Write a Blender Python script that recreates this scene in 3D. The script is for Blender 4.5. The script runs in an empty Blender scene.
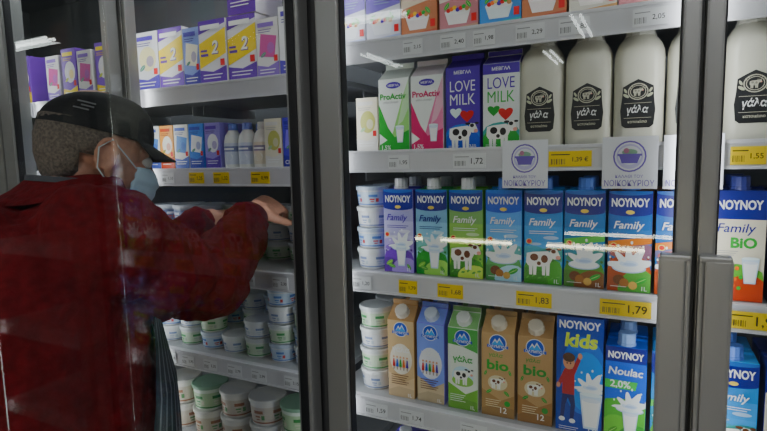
import bpy, bmesh, math, random
from mathutils import Vector, Matrix
random.seed(7)
C = bpy.context.scene.collection
I4 = Matrix.Identity(4)
W = {}
# ---------------------------------------------------------------- materials
MATS = {}
def mat(col, rough=0.5, metal=0.0, bump=0.0, bscale=40, var=0.0, emis=0.0, spec=0.5, trans=0.0, name=None, sheen=0.0):
    key = (tuple(round(c, 3) for c in col), rough, metal, bump, bscale, var, emis, spec, trans, name, sheen)
    if key in MATS: return MATS[key]
    m = bpy.data.materials.new(name or "surface_material"); m.use_nodes = True
    nt = m.node_tree; b = nt.nodes['Principled BSDF']
    b.inputs['Base Color'].default_value = (*col, 1)
    b.inputs['Roughness'].default_value = rough
    b.inputs['Metallic'].default_value = metal
    b.inputs['Specular IOR Level'].default_value = spec
    if sheen: b.inputs['Sheen Weight'].default_value = sheen
    if trans: b.inputs['Subsurface Weight'].default_value = trans; b.inputs['Subsurface Radius'].default_value = (.02, .02, .02)
    if emis:
        b.inputs['Emission Color'].default_value = (*col, 1); b.inputs['Emission Strength'].default_value = emis
    if var or bump:
        tc = nt.nodes.new('ShaderNodeTexCoord'); n = nt.nodes.new('ShaderNodeTexNoise')
        n.inputs['Scale'].default_value = bscale; n.inputs['Detail'].default_value = 5
        nt.links.new(tc.outputs['Object'], n.inputs['Vector'])
        if var:
            r = nt.nodes.new('ShaderNodeValToRGB')
            r.color_ramp.elements[0].position = .3; r.color_ramp.elements[1].position = .7
            r.color_ramp.elements[0].color = (*[c * (1 - var) for c in col], 1)
            r.color_ramp.elements[1].color = (*[min(1, c * (1 + var)) for c in col], 1)
            nt.links.new(n.outputs['Fac'], r.inputs['Fac']); nt.links.new(r.outputs['Color'], b.inputs['Base Color'])
        if bump:
            bp = nt.nodes.new('ShaderNodeBump'); bp.inputs['Strength'].default_value = bump; bp.inputs['Distance'].default_value = .01
            nt.links.new(n.outputs['Fac'], bp.inputs['Height']); nt.links.new(bp.outputs['Normal'], b.inputs['Normal'])
    MATS[key] = m
    return m
def sat(c):
    m=sum(c)/3; return tuple(max(.002,min(.85,m+(x-m)*1.25))**1.18 for x in c)
def ink(col): return mat(sat(col), .36)
def glass_mat(dust=.004):
    m = bpy.data.materials.new("door_glass"); m.use_nodes = True; nt = m.node_tree
    for n in list(nt.nodes): nt.nodes.remove(n)
    o = nt.nodes.new('ShaderNodeOutputMaterial'); t = nt.nodes.new('ShaderNodeBsdfTransparent'); g = nt.nodes.new('ShaderNodeBsdfGlossy')
    g.inputs['Roughness'].default_value = .0; g.inputs['Color'].default_value = (.95, 1, .97, 1)
    t.inputs['Color'].default_value = (.93, .96, .945, 1)
    lw = nt.nodes.new('ShaderNodeLayerWeight'); lw.inputs['Blend'].default_value = .5
    p = nt.nodes.new('ShaderNodeMath'); p.operation = 'POWER'; p.inputs[1].default_value = 5
    ma = nt.nodes.new('ShaderNodeMath'); ma.operation = 'MULTIPLY_ADD'; ma.inputs[1].default_value = .7; ma.inputs[2].default_value = .030
    mx = nt.nodes.new('ShaderNodeMixShader')
    nt.links.new(lw.outputs['Facing'], p.inputs[0]); nt.links.new(p.outputs[0], ma.inputs[0]); nt.links.new(ma.outputs[0], mx.inputs[0])
    nt.links.new(t.outputs[0], mx.inputs[1]); nt.links.new(g.outputs[0], mx.inputs[2])
    d = nt.nodes.new('ShaderNodeBsdfDiffuse'); d.inputs['Color'].default_value = (.8, .85, .9, 1)
    tc = nt.nodes.new('ShaderNodeTexCoord'); nz = nt.nodes.new('ShaderNodeTexNoise'); nz.inputs['Scale'].default_value = 3; nz.inputs['Detail'].default_value = 6
    mm = nt.nodes.new('ShaderNodeMath'); mm.operation = 'MULTIPLY'; mm.inputs[1].default_value = dust * 2
    nt.links.new(tc.outputs['Object'], nz.inputs['Vector']); nt.links.new(nz.outputs['Fac'], mm.inputs[0])
    m2 = nt.nodes.new('ShaderNodeMixShader'); nt.links.new(mm.outputs[0], m2.inputs[0])
    nt.links.new(mx.outputs[0], m2.inputs[1]); nt.links.new(d.outputs[0], m2.inputs[2]); nt.links.new(m2.outputs[0], o.inputs[0])
    return m
WHITE=(.8,.8,.8); NAVY=(.01,.03,.24); BLUE=(.02,.13,.55); SKY=(.14,.42,.85); PURPLE=(.10,.03,.38); LILAC=(.30,.26,.72)
GREEN=(.05,.38,.07); LIME=(.30,.60,.10); BLACK=(.012,.012,.014); YEL=(.9,.62,.03); RED=(.6,.02,.03); PINK=(.75,.12,.32)
BROWN=(.17,.06,.02); TAN=(.50,.30,.13); KRAFT=(.54,.38,.22); ORANGE=(.8,.22,.03); CREAM=(.75,.68,.52); GREY=(.35,.35,.36)
# ---------------------------------------------------------------- builders
def new_obj(name, data, parent=None, loc=None, kind=None, label=None, category=None, group=None):
    o = bpy.data.objects.new(name, data); C.objects.link(o)
    if loc is not None: o.location = loc
    if parent is not None:
        o.parent = parent
        o.matrix_parent_inverse = W.get(parent.name, I4).inverted()
    if kind: o['kind'] = kind
    if label: o['label'] = label
    if category: o['category'] = category
    if group: o['group'] = group
    return o
class MB:
    def __init__(s): s.v=[]; s.f=[]; s.mi=[]; s.m=[]
    def idx(s, m):
        if m not in s.m: s.m.append(m)
        return s.m.index(m)
    def add(s, vs, fs, m):
        k=len(s.v); s.v += [tuple(v) for v in vs]; i=s.idx(m)
        for f in fs: s.f.append([a+k for a in f]); s.mi.append(i)
    def box(s,x0,x1,y0,y1,z0,z1,m):
        vs=[(x0,y0,z0),(x1,y0,z0),(x1,y1,z0),(x0,y1,z0),(x0,y0,z1),(x1,y0,z1),(x1,y1,z1),(x0,y1,z1)]
        s.add(vs,[(0,3,2,1),(4,5,6,7),(0,1,5,4),(1,2,6,5),(2,3,7,6),(3,0,4,7)],m)
    def loft(s, rings, m, cap=True, mlist=None):
        n=len(rings[0]); vs=[p for r in rings for p in r]; k=len(s.v); s.v+= [tuple(v) for v in vs]
        for j in range(len(rings)-1):
            mm = s.idx(mlist[j] if mlist else m)
            for i in range(n):
                a=j*n+i; b=j*n+(i+1)%n
                s.f.append([k+a,k+b,k+b+n,k+a+n]); s.mi.append(mm)
        if cap:
            s.f.append([k+i for i in range(n)][::-1]); s.mi.append(s.idx(mlist[0] if mlist else m))
            q=(len(rings)-1)*n
            s.f.append([k+q+i for i in range(n)]); s.mi.append(s.idx(mlist[-1] if mlist else m))
    def lathe(s, prof, m, seg=24, c=(0,0,0), mlist=None, rib=0):
        rings=[[(c[0]+r*(1+(rib if i%2 else 0))*math.cos(2*math.pi*i/seg), c[1]+r*(1+(rib if i%2 else 0))*math.sin(2*math.pi*i/seg), c[2]+z) for i in range(seg)] for r,z in prof]
        s.loft(rings,m,True,mlist)
    def tube(s, pts, rads, m=None, seg=12):
        pts=[Vector(p) for p in pts]; rings=[]
        up=Vector((0.13,.21,.97))
        for i,p in enumerate(pts):
            d=(pts[min(i+1,len(pts)-1)]-pts[max(i-1,0)]).normalized()
            if abs(d.dot(up))>.95: up=Vector((.9,.3,.1))
            a=d.cross(up).normalized(); b=a.cross(d).normalized()
            rings.append([p+(a*math.cos(2*math.pi*k/seg)+b*math.sin(2*math.pi*k/seg))*rads[i] for k in range(seg)])
        s.loft(rings,m)
    def ball(s, c, r, m=None, seg=16, M=None):
        if not hasattr(r,'__len__'): r=(r,r,r)
        rings=[]
        for j in range(1,seg//2):
            t=math.pi*j/(seg//2)
            rings.append([Vector((r[0]*math.sin(t)*math.cos(2*math.pi*i/seg), r[1]*math.sin(t)*math.sin(2*math.pi*i/seg), -r[2]*math.cos(t))) for i in range(seg)])
        rings=[[ (Vector(c)+ (M@p if M else p)) for p in rg] for rg in rings]
        s.loft(rings,m)
    def limb(s, pts, rads, m=None, seg=16):
        s.tube(pts,rads,m,seg)
        for p,r in zip(pts,rads): s.ball(p,r*.99,m,seg)
    def xf(s, M):
        s.v=[tuple(M@Vector(v)) for v in s.v]; return s
    def mesh(s, name, smooth=False, bevel=0):
        me=bpy.data.meshes.new(name); me.from_pydata(s.v,[],s.f)
        for m in s.m: me.materials.append(m)
        me.polygons.foreach_set('material_index', s.mi)
        bm=bmesh.new(); bm.from_mesh(me)
        if bevel:
            bm.normal_update()
            bmesh.ops.bevel(bm, geom=[e for e in bm.edges if len(e.link_faces)==2 and e.calc_face_angle(0)>.6], offset=bevel, segments=2, affect='EDGES', profile=.6)
        if smooth is not None and s.f and smooth!='flat': bmesh.ops.recalc_face_normals(bm, faces=bm.faces)
        bm.to_mesh(me); bm.free()
        if smooth is True:
            me.polygons.foreach_set('use_smooth',[True]*len(me.polygons))
            try: me.set_sharp_from_angle(angle=.7)
            except Exception: pass
        me.update(); return me
TXT={}
def glyph(s, bold=0.0, shear=0.0):
    key=(s,bold,shear)
    if key in TXT: return TXT[key]
    cu=bpy.data.curves.new('t','FONT'); cu.body=s; cu.size=1; cu.offset=bold; cu.shear=shear; cu.resolution_u=3; cu.align_x='CENTER'; cu.space_line=.85
    o=bpy.data.objects.new('t',cu); C.objects.link(o); bpy.context.view_layer.update()
    me=o.evaluated_get(bpy.context.evaluated_depsgraph_get()).to_mesh()
    vs=[(v.co.x,v.co.y) for v in me.vertices]; fs=[list(p.vertices) for p in me.polygons]
    bpy.data.objects.remove(o); bpy.data.curves.remove(cu)
    if not vs: vs=[(0,0),(1,0),(0,1)]; fs=[]
    x0=min(v[0] for v in vs); x1=max(v[0] for v in vs); y0=min(v[1] for v in vs); y1=max(v[1] for v in vs)
    vs=[((x-(x0+x1)/2),(y-(y0+y1)/2)) for x,y in vs]
    TXT[key]=(vs,fs,x1-x0,y1-y0); return TXT[key]
class Print(MB):
    def __init__(s,w,h,y0,curve=0,z0=0):
        super().__init__(); s.w=w; s.h=h; s.y0=y0; s.L=.0006; s.R=curve; s.z0=z0
    def P(s,u,v,clampit=True):
        if clampit: u=max(-.497,min(.497,u)); v=max(.003,min(.997,v))
        x=u*s.w; z=v*s.h+s.z0
        if s.R: a=x/s.R; r=s.R+s.L; return (r*math.sin(a),-r*math.cos(a),z)
        return (x,s.y0-s.L,z)
    def nx(s): s.L+=.00010
    def poly(s,pts,col): s.add([s.P(u,v) for u,v in pts],[list(range(len(pts)))],ink(col)); s.nx()
    def rect(s,u0,v0,u1,v1,col):
        n=8 if s.R else 1; vs=[]; fs=[]
        for i in range(n+1):
            u=u0+(u1-u0)*i/n; vs+=[s.P(u,v0),s.P(u,v1)]
        for i in range(n): fs.append([2*i,2*i+2,2*i+3,2*i+1])
        s.add(vs,fs,ink(col)); s.nx()
    def ell(s,u,v,ru,rv,col,rot=0,n=20):
        asp=s.h/s.w; pts=[]
        for i in range(n):
            a=2*math.pi*i/n; x=ru*math.cos(a); y=rv*math.sin(a)*asp
            pts.append((u+x*math.cos(rot)-y*math.sin(rot), v+(x*math.sin(rot)+y*math.cos(rot))/asp))
        s.poly(pts,col)
    def blob(s,u,v,ru,rv,col,k=5,amp=.25,ph=0):
        s.poly([(u+ru*math.cos(a)*(1+amp*math.sin(k*a+ph)),v+rv*math.sin(a)*(1+amp*math.sin(k*a+ph))) for a in [2*math.pi*i/48 for i in range(48)]],col)
    def text(s,t,u,v,wd,col,bold=.015,shear=0,hgt=None,arch=0):
        vs,fs,tw,th=glyph(t,bold,shear); sx=wd*s.w/tw; sy=sx if hgt is None else hgt*s.h/th
        s.add([s.P(u+x*sx/s.w, v+y*sy/s.h-arch*(2*x/tw)**2,False) for x,y in vs],fs,ink(col)); s.nx()
    def lines(s,u0,u1,v,n,col,dv=.018,th=.005):
        for i in range(n):
            e=u1-(u1-u0)*.3*((i*37)%3)/3; s.rect(u0,v-i*dv,e,v-i*dv+th,col)
    def heart(s,u,v,r,col):
        asp=s.w/s.h
        s.poly([(u+r*math.sin(a)**3, v+asp*r*(.8*math.cos(a)-.3*math.cos(2*a)-.12*math.cos(3*a))) for a in [2*math.pi*i/24 for i in range(24)]],col)
    def cow(s,u,v,k,patch=BLACK,base=(.85,.85,.82)):
        a=s.w/s.h
        for dx in (-.13,-.07,.06,.12): s.poly([(u+(dx-.022)*k,v-.24*k*a),(u+(dx+.02)*k,v-.24*k*a),(u+(dx+.03)*k,v-.04*k*a),(u+(dx-.03)*k,v-.04*k*a)],base)
        s.poly([(u+x*k,v+y*k*a) for x,y in ((-.2,-.05),(-.17,-.1),(.0,-.11),(.13,-.09),(.18,.0),(.2,.08),(.12,.13),(-.1,.11),(-.19,.09))],base)
        s.ell(u-.08*k,v+.03*k*a,.06*k,.055*k*a,patch); s.ell(u+.07*k,v+.01*k*a,.05*k,.06*k*a,patch); s.ell(u-.01*k,v-.06*k*a,.03*k,.03*k*a,patch)
        s.poly([(u+x*k,v+y*k*a) for x,y in ((.14,.05),(.21,.01),(.28,.02),(.29,.07),(.25,.16),(.16,.17))],base)
        s.ell(u+.265*k,v+.04*k*a,.035*k,.03*k*a,(.75,.42,.36)); s.ell(u+.13*k,v+.16*k*a,.045*k,.02*k*a,patch); s.ell(u+.28*k,v+.165*k*a,.035*k,.018*k*a,patch); s.ell(u+.2*k,v+.13*k*a,.035*k,.03*k*a,patch)
    def milkglass(s,u,v,k):
        a=s.w/s.h
        s.poly([(u-.09*k,v-.24*k*a),(u+.09*k,v-.24*k*a),(u+.14*k,v+.24*k*a),(u-.14*k,v+.24*k*a)],(.6,.7,.8)); s.poly([(u-.075*k,v-.21*k*a),(u+.075*k,v-.21*k*a),(u+.115*k,v+.16*k*a),(u-.115*k,v+.16*k*a)],(.88,.88,.9)); s.ell(u,v+.16*k*a,.112*k,.03*k*a,(.7,.74,.8)); s.ell(u,v+.24*k*a,.14*k,.028*k*a,(.75,.82,.9))
    def splash(s,u,v,k,col=(.82,.84,.88),ph=0):
        a=s.w/s.h
        s.ell(u,v-.07*k*a,.34*k,.11*k*a,(.5,.6,.75)); s.ell(u,v-.06*k*a,.31*k,.095*k*a,col)
        pts=[(u-.27*k,v-.07*k*a)]
        for i in range(45):
            t=math.pi*(1-i/44); R_=(.22+.17*abs(math.sin(4.5*t+ph))**2.2+.04*math.sin(2*t+ph))*k
            pts.append((u+R_*1.15*math.cos(t), v+(R_*1.25*math.sin(t)-.04*k)*a))
        pts.append((u+.27*k,v-.07*k*a)); s.poly(pts,col)
        s.ell(u,v+.03*k*a,.19*k,.07*k*a,(.66,.73,.83)); s.ell(u+.02*k,v+.02*k*a,.13*k,.035*k*a,(.50,.60,.76)); s.ell(u-.10*k,v+.10*k*a,.05*k,.04*k*a,(.9,.9,.92))
        for x,y,r in ((-.22,.42,.022),(.05,.50,.026),(.27,.42,.02),(.38,.2,.018),(-.38,.16,.02)): s.ell(u+x*k,v+y*k*a,r*k,r*1.4*k*a,col)
    def leaf(s,u,v,r,rot,col): s.ell(u,v,r,r*.45*s.w/s.h,col,rot); s.ell(u,v,r*.9,r*.05*s.w/s.h,(.5,.7,.3),rot)
# ---------------------------------------------------------------- product templates
class T: pass
def cap_part(col,r=.013,h=.016,c=(0,0,0),tilt=0,label=None):
    m=MB(); mm=mat(col,.35)
    m.lathe([(r*.85,-.004),(r*1.08,-.003),(r*1.08,.002),(r,.003),(r,h*.9),(r*.9,h)],mm,24,rib=-.05)
    M=Matrix.Translation(c)@Matrix.Rotation(tilt,4,'X'); m.xf(M)
    return ('cap',m.mesh('cap'),label)
def carton(w,d,h,side,fn,cap=None,top=None,name='milk_carton',cat='milk carton',label='',capr=.0155,capx=0,gable=0,fin=.012,capc=None):
    t=T(); t.name=name; t.cat=cat; t.label=label; t.w=w; t.d=d; t.h=h; t.parts=[]
    m=MB(); sm=mat(sat(side),.4); tm=mat(sat(top or side),.4)
    if not gable:
        m.box(-w/2,w/2,-d/2,d/2,0,h,sm)
        t.body=m.mesh(name,bevel=.0025)
        if h>.15:
            q=MB(); q.box(-w*.47,w*.47,d*.12,d*.14,h-.0005,h+.004,tm); t.parts.append(('folded_seam',q.mesh('folded_seam'),None))
    else:
        x=w/2; y=d/2; g=h+gable; e=.0022
        r=[[(-x,-y,0),(x,-y,0),(x,y,0),(-x,y,0)],[(-x,-y,h),(x,-y,h),(x,y,h),(-x,y,h)],
           [(-x*.96,-e,g),(x*.96,-e,g),(x*.96,e,g),(-x*.96,e,g)],[(-x*.97,-e,g+fin),(x*.97,-e,g+fin),(x*.97,e,g+fin),(-x*.97,e,g+fin)]]
        m.loft(r,sm,True,[sm,tm,tm]); t.body=m.mesh(name,bevel=.0012)
    p=Print(w,h,-d/2); fn(p)
    t.parts.append(('printed_panel',p.mesh('printed_panel','flat'),None))
    if cap is not None:
        if gable:
            s=math.atan2(gable,d/2); t.parts.append(cap_part(cap,capr,.017,(capx,-d*.27,h+gable*.46),s))
        else: t.parts.append(cap_part(cap,capr,.022,(capx,-d*.26,h+.003)))
    return t
def place(t,x,y,z,group=None,rot=None,label=None,bare=False):
    r = random.uniform(-.03,.03) if rot is None else rot
    o=new_obj(t.name,t.body,None,(x,y,z),None,label or t.label,t.cat,group); o.rotation_euler[2]=r
    for nm,me,lb in t.parts:
        if bare and nm!='cap' and nm!='lid': continue
        c=bpy.data.objects.new(nm,me); C.objects.link(c); c.parent=o
        if lb: c['label']=lb
    return o
# --- print designs
def mixc(a,b,t): return tuple(x*(1-t)+y*t for x,y in zip(a,b))
def noy(main,low,mid=None,word='Family',wc=WHITE,art='cow',top=NAVY,lowh=.3,bandc=None):
    def f(p):
        p.rect(-.5,0,.5,1,main)
        p.rect(-.5,.45,.5,.62,mixc(main,top,.12)); p.rect(-.5,.62,.5,.82,mixc(main,top,.3))
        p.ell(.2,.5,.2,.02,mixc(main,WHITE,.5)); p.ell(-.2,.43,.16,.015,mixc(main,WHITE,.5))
        p.ell(-.3,lowh+.04,.4,.07,mixc(main,low,.35)); p.ell(.3,lowh+.02,.45,.08,mixc(main,low,.55)); p.ell(-.05,lowh,.4,.05,mixc(main,low,.75))
        p.ell(0,.0,.75,lowh,low); p.ell(-.35,0,.5,lowh*.6,mixc(low,BLACK,.25))
        if mid: p.ell(.25,.02,.5,lowh*.55,mid)
        for i in range(6): p.ell(-.42+.17*i,lowh*.86+.02*(i%2),.035,.014,mixc(low,BLACK,.35))
        p.rect(-.5,.80,.5,1,top); p.ell(0,.80,.55,.05,top); p.ell(.0,.985,.5,.03,mixc(top,SKY,.35))
        p.text('NOYNOY',0,.885,.86,WHITE,.03,0,.085); p.ell(0,.79,.1,.02,(.75,.6,.2))
        if bandc: p.poly([(-.5,.43),(.5,.49),(.5,.56),(-.5,.50)],bandc)
        if art=='cow':
            for k in range(6): p.leaf(-.4+k*.16,.07+.02*(k%2),.06,.8-.3*(k%3),mixc(low,GREEN,.5))
            p.cow(-.08,.27,1.8,BROWN)
        if art=='glass':
            p.splash(.08,.33,.95); p.milkglass(.1,.20,1.25); p.leaf(-.3,.12,.13,.6,(.25,.5,.1)); p.leaf(-.22,.08,.12,-.3,(.12,.38,.08)); p.leaf(.36,.08,.1,2.2,(.12,.38,.08))
        if art=='splash':
            p.splash(.0,.27,1.15,ph=1+sum(low)*9); p.ell(-.22,.12,.14,.05,BROWN); p.ell(-.1,.09,.11,.045,(.35,.16,.05)); p.leaf(.28,.12,.15,.5,GREEN); p.ell(.1,.07,.1,.04,(.6,.4,.15)); p.lines(-.42,-.05,.05,1,WHITE)
        p.text(word,-.02,.655,.7,wc,.015,.25)
        p.text('1L',.36,.045,.12,WHITE); p.lines(-.36,.36,.565,2,wc,.022,.007); p.ell(-.36,.46,.08,.03,(.78,.7,.3)); p.ell(-.36,.46,.06,.022,RED)
    return f
def proact(c1,c2):
    def f(p):
        p.rect(-.5,0,.5,1,(.78,.8,.78))
        p.poly([(-.5,.0),(.5,.0),(.5,.34),(-.1,.20),(-.5,.10)],c1)
        p.poly([(.5,.30),(.5,.98),(.28,.72),(.05,.40),(-.1,.18)],c2)
        p.poly([(-.5,.66),(-.5,.26),(-.1,.12),(.15,.12),(-.2,.34)],c1)
        p.poly([(.5,.98),(.5,.6),(.3,.42),(.12,.36),(.30,.70)],mixc(c2,WHITE,.4))
        p.ell(0,.91,.24,.045,PURPLE); p.text('ΜΕΒΓΑΛ',0,.91,.36,WHITE,.02)
        p.text('ProActiv',-.02,.76,.86,c1,.025); p.text('γάλα ελαφρύ',-.09,.68,.5,GREY)
        p.milkglass(.2,.24,1); p.text('1,5%',-.26,.06,.3,WHITE,.02)
    return f
def love(low,hc):
    def f(p):
        p.rect(-.5,0,.5,1,(.13,.06,.42) if low is BLUE else (.78,.8,.8))
        if low is not BLUE: p.rect(-.5,.88,.5,1,(.13,.06,.42))
        tc=WHITE if low is BLUE else (.13,.06,.42)
        p.ell(0,.06,.7,.26,mixc(low,SKY,.4)); p.ell(0,.0,.7,.25,low); p.text('ΜΕΒΓΑΛ',0,.94,.5,WHITE,.03)
        p.text('LOVE',0,.775,.74,tc,.0,0,.13); p.text('MILK',0,.615,.74,tc if low is BLUE else (.08,.42,.10),.0,0,.13)
        p.heart(-.2,.46,.17,(.75,.85,.9) if low is BLUE else GREEN); p.heart(.13,.42,.2,hc)
        p.cow(-.06,.2,1.7); p.text('3,5%',.3,.05,.2,WHITE); p.lines(-.42,-.1,.05,2,WHITE)
    return f
def olym(main,low,word,wc,art='cow',panel=None,topc=None):
    def f(p):
        p.rect(-.5,0,.5,1,main)
        if topc: p.rect(-.5,.80,.5,1,topc); p.poly([(-.5,.8),(.5,.8),(.5,.72),(0,.78)],topc)
        p.poly([(-.5,0),(.5,0),(.5,.28),(.1,.2),(-.5,.32)],low); p.poly([(-.5,0),(.5,0),(.5,.12),(-.1,.14),(-.5,.08)],mixc(low,BLACK,.2))
        if panel: p.ell(0,.5,.42,.2,panel)
        a=p.w/p.h
        p.ell(0,.885,.27,.27*a,WHITE); p.ell(0,.885,.245,.245*a,BLUE); p.poly([(-.19,.86),(-.08,.935),(-.02,.90),(.05,.95),(.19,.86)],WHITE); p.poly([(-.19,.86),(-.08,.91),(-.02,.88),(.05,.925),(.19,.86)],SKY); p.rect(-.32,.825,.32,.86,BLUE); p.text('ΟΛΥΜΠΟΣ',0,.842,.56,WHITE,.02)
        p.text(word,0,.62,.66,wc,.03,0,.12 if word=='bio' else None)
        if word=='bio':
            p.text('γάλα',-.05,.735,.42,wc,.01,.2); p.text('12',.18,.09,.2,WHITE); p.ell(0,.41,.3,.09,(.7,.64,.48)); p.cow(-.04,.42,.9,BROWN); p.leaf(-.26,.3,.1,.6,wc); p.leaf(.28,.3,.1,2.4,wc); p.lines(-.36,.1,.2,4,CREAM,.025,.007); p.ell(.3,.18,.09,.034,wc)
            p.leaf(-.36,.52,.08,1.2,wc); p.leaf(.38,.55,.08,1.9,wc)
        elif art=='cow':
            p.ell(0,.42,.36,.12,(.6,.75,.85)); p.ell(0,.36,.36,.07,(.3,.55,.15)); p.cow(-.04,.43,1.3); p.text('1L',.34,.05,.14,WHITE); p.lines(-.42,.1,.18,4,WHITE,.025,.007)
        else:
            for i in range(5): p.poly([(-.32+.13*i,.40),(-.22+.13*i,.40),(-.25+.13*i,.50),(-.29+.13*i,.50)],[RED,BLUE,GREEN,ORANGE,PURPLE][i]); p.ell(-.27+.13*i,.525,.035,.014,(.7,.42,.28)); p.rect(-.29+.13*i,.36,-.275+.13*i,.40,BROWN); p.rect(-.265+.13*i,.36,-.25+.13*i,.40,BROWN)
            p.lines(-.36,.3,.29,5,BROWN,.028,.008); p.text('1L',.34,.05,.14,WHITE)
    return f
def kids(p):
    p.rect(-.5,0,.5,1,(.012,.09,.40)); p.ell(.1,.5,.5,.34,(.03,.2,.62)); p.ell(.15,.45,.4,.26,(.06,.32,.78)); p.text('NOYNOY',0,.93,.88,WHITE,.03,0,.07)
    p.text('kids',.03,.80,.70,(.62,.75,.15),.04,.1)
    p.splash(.24,.40,.85); p.milkglass(.26,.20,1.7)
    B=(.42,.05,.06); S=(.65,.36,.24); D=(.02,.03,.16)
    def q(pts,c): p.poly([(-.22+(x+.22)*1.25,.40+(y-.38)*1.45) for x,y in pts],c)
    def e(x,y,a,b,c): p.ell(-.22+(x+.22)*1.25,.40+(y-.38)*1.45,a*1.25,b*1.35,c)
    q([(-.32,.35),(-.13,.35),(-.10,.27),(-.13,.18),(-.19,.18),(-.18,.27),(-.23,.31),(-.27,.27),(-.30,.18),(-.36,.19),(-.34,.28)],D)
    q([(-.33,.33),(-.12,.33),(-.12,.45),(-.02,.54),(-.06,.57),(-.16,.485),(-.29,.485),(-.40,.40),(-.37,.37),(-.33,.40)],B)
    e(-.03,.565,.038,.020,S); e(-.40,.38,.035,.018,S); e(-.22,.525,.10,.048,S); e(-.22,.552,.105,.030,(.1,.04,.02)); e(-.33,.178,.055,.015,WHITE); e(-.15,.172,.055,.015,WHITE)
    e(-.25,.518,.012,.006,BLACK); e(-.19,.518,.012,.006,BLACK)
    p.text('1,5L',.32,.035,.2,WHITE); p.lines(-.42,.0,.04,2,WHITE)
def nlac(p):
    p.rect(-.5,0,.5,1,(.03,.16,.6)); p.rect(-.5,.84,.5,1,NAVY); p.text('NOYNOY',0,.91,.86,WHITE,.03,0,.075); p.text('Noulac',0,.745,.84,WHITE,.02,.12)
    p.rect(-.5,.0,.5,.34,(.12,.42,.08)); p.ell(0,.34,.8,.12,(.12,.42,.08)); p.ell(-.2,.0,.6,.28,(.2,.52,.10)); p.ell(.3,0,.5,.2,(.06,.32,.06)); p.poly([(-.5,.56),(.25,.56),(.3,.65),(-.5,.65)],(.1,.48,.12)); p.text('2,0%',-.12,.605,.5,WHITE,.02)
    p.splash(.12,.38,1.0); p.milkglass(.14,.22,1.4); p.leaf(-.28,.12,.14,.7,(.1,.35,.05)); p.text('1L',.36,.045,.12,WHITE)
def bio(p):
    p.rect(-.5,0,.5,1,(.70,.66,.56)); p.rect(-.5,.74,.5,1,NAVY); p.text('NOYNOY',0,.87,.86,WHITE,.03,0,.085); p.text('Family',-.05,.65,.74,NAVY,.01,.2); p.text('BiO',.1,.53,.5,GREEN,.04)
    p.ell(0,.0,.8,.34,(.16,.42,.08)); p.ell(.2,.0,.6,.24,(.50,.09,.03)); p.lines(-.4,.0,.45,3,GREY)
    for i in range(14): p.ell(-.4+.11*(i%5)+.03*(i//5),.12+.08*(i//5)+.02*(i%2),.04,.018,[BROWN,RED,GREEN,TAN,ORANGE][(i*3)%5])
    p.milkglass(.24,.28,1.2)
w0,d0=.076,.076
CB=(.10,.22,.70); CW=(.72,.72,.76)
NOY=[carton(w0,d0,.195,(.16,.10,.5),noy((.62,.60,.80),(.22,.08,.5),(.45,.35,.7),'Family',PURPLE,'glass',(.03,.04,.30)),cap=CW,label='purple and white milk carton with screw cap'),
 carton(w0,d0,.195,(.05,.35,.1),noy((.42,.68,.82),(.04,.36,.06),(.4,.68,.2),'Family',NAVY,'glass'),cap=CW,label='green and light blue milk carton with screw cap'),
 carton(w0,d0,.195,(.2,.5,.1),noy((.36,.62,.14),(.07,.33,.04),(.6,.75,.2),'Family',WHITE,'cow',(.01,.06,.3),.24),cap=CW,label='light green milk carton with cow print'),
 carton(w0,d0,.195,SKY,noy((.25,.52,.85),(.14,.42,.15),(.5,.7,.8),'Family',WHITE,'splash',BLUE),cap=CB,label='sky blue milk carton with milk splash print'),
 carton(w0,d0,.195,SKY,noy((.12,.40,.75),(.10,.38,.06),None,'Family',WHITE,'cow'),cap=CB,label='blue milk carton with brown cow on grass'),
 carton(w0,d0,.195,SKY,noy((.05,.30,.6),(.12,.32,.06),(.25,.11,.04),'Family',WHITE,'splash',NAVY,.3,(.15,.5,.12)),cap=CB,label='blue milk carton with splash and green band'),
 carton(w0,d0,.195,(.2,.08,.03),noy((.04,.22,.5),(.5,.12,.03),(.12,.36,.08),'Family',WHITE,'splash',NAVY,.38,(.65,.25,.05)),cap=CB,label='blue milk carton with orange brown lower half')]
BIOC=carton(.078,.076,.197,NAVY,bio,cap=(.05,.06,.3),label='beige organic milk carton with navy top')
MEV=[carton(w0,d0,.165,(.7,.72,.7),proact(GREEN,(.35,.62,.25)),top=(.7,.74,.7),gable=.026,label='white and green gable top milk carton'),
 carton(w0,d0,.165,(.7,.7,.7),proact((.62,.04,.2),(.75,.3,.45)),top=(.74,.68,.7),gable=.026,label='white and pink gable top milk carton'),
 carton(w0,d0,.175,(.13,.06,.42),love(BLUE,RED),top=(.13,.06,.42),gable=.02,label='purple gable top milk carton with hearts and cow'),
 carton(w0,d0,.175,(.7,.72,.7),love(GREEN,RED),top=(.13,.06,.42),gable=.02,label='white gable top milk carton with green meadow')]
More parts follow.
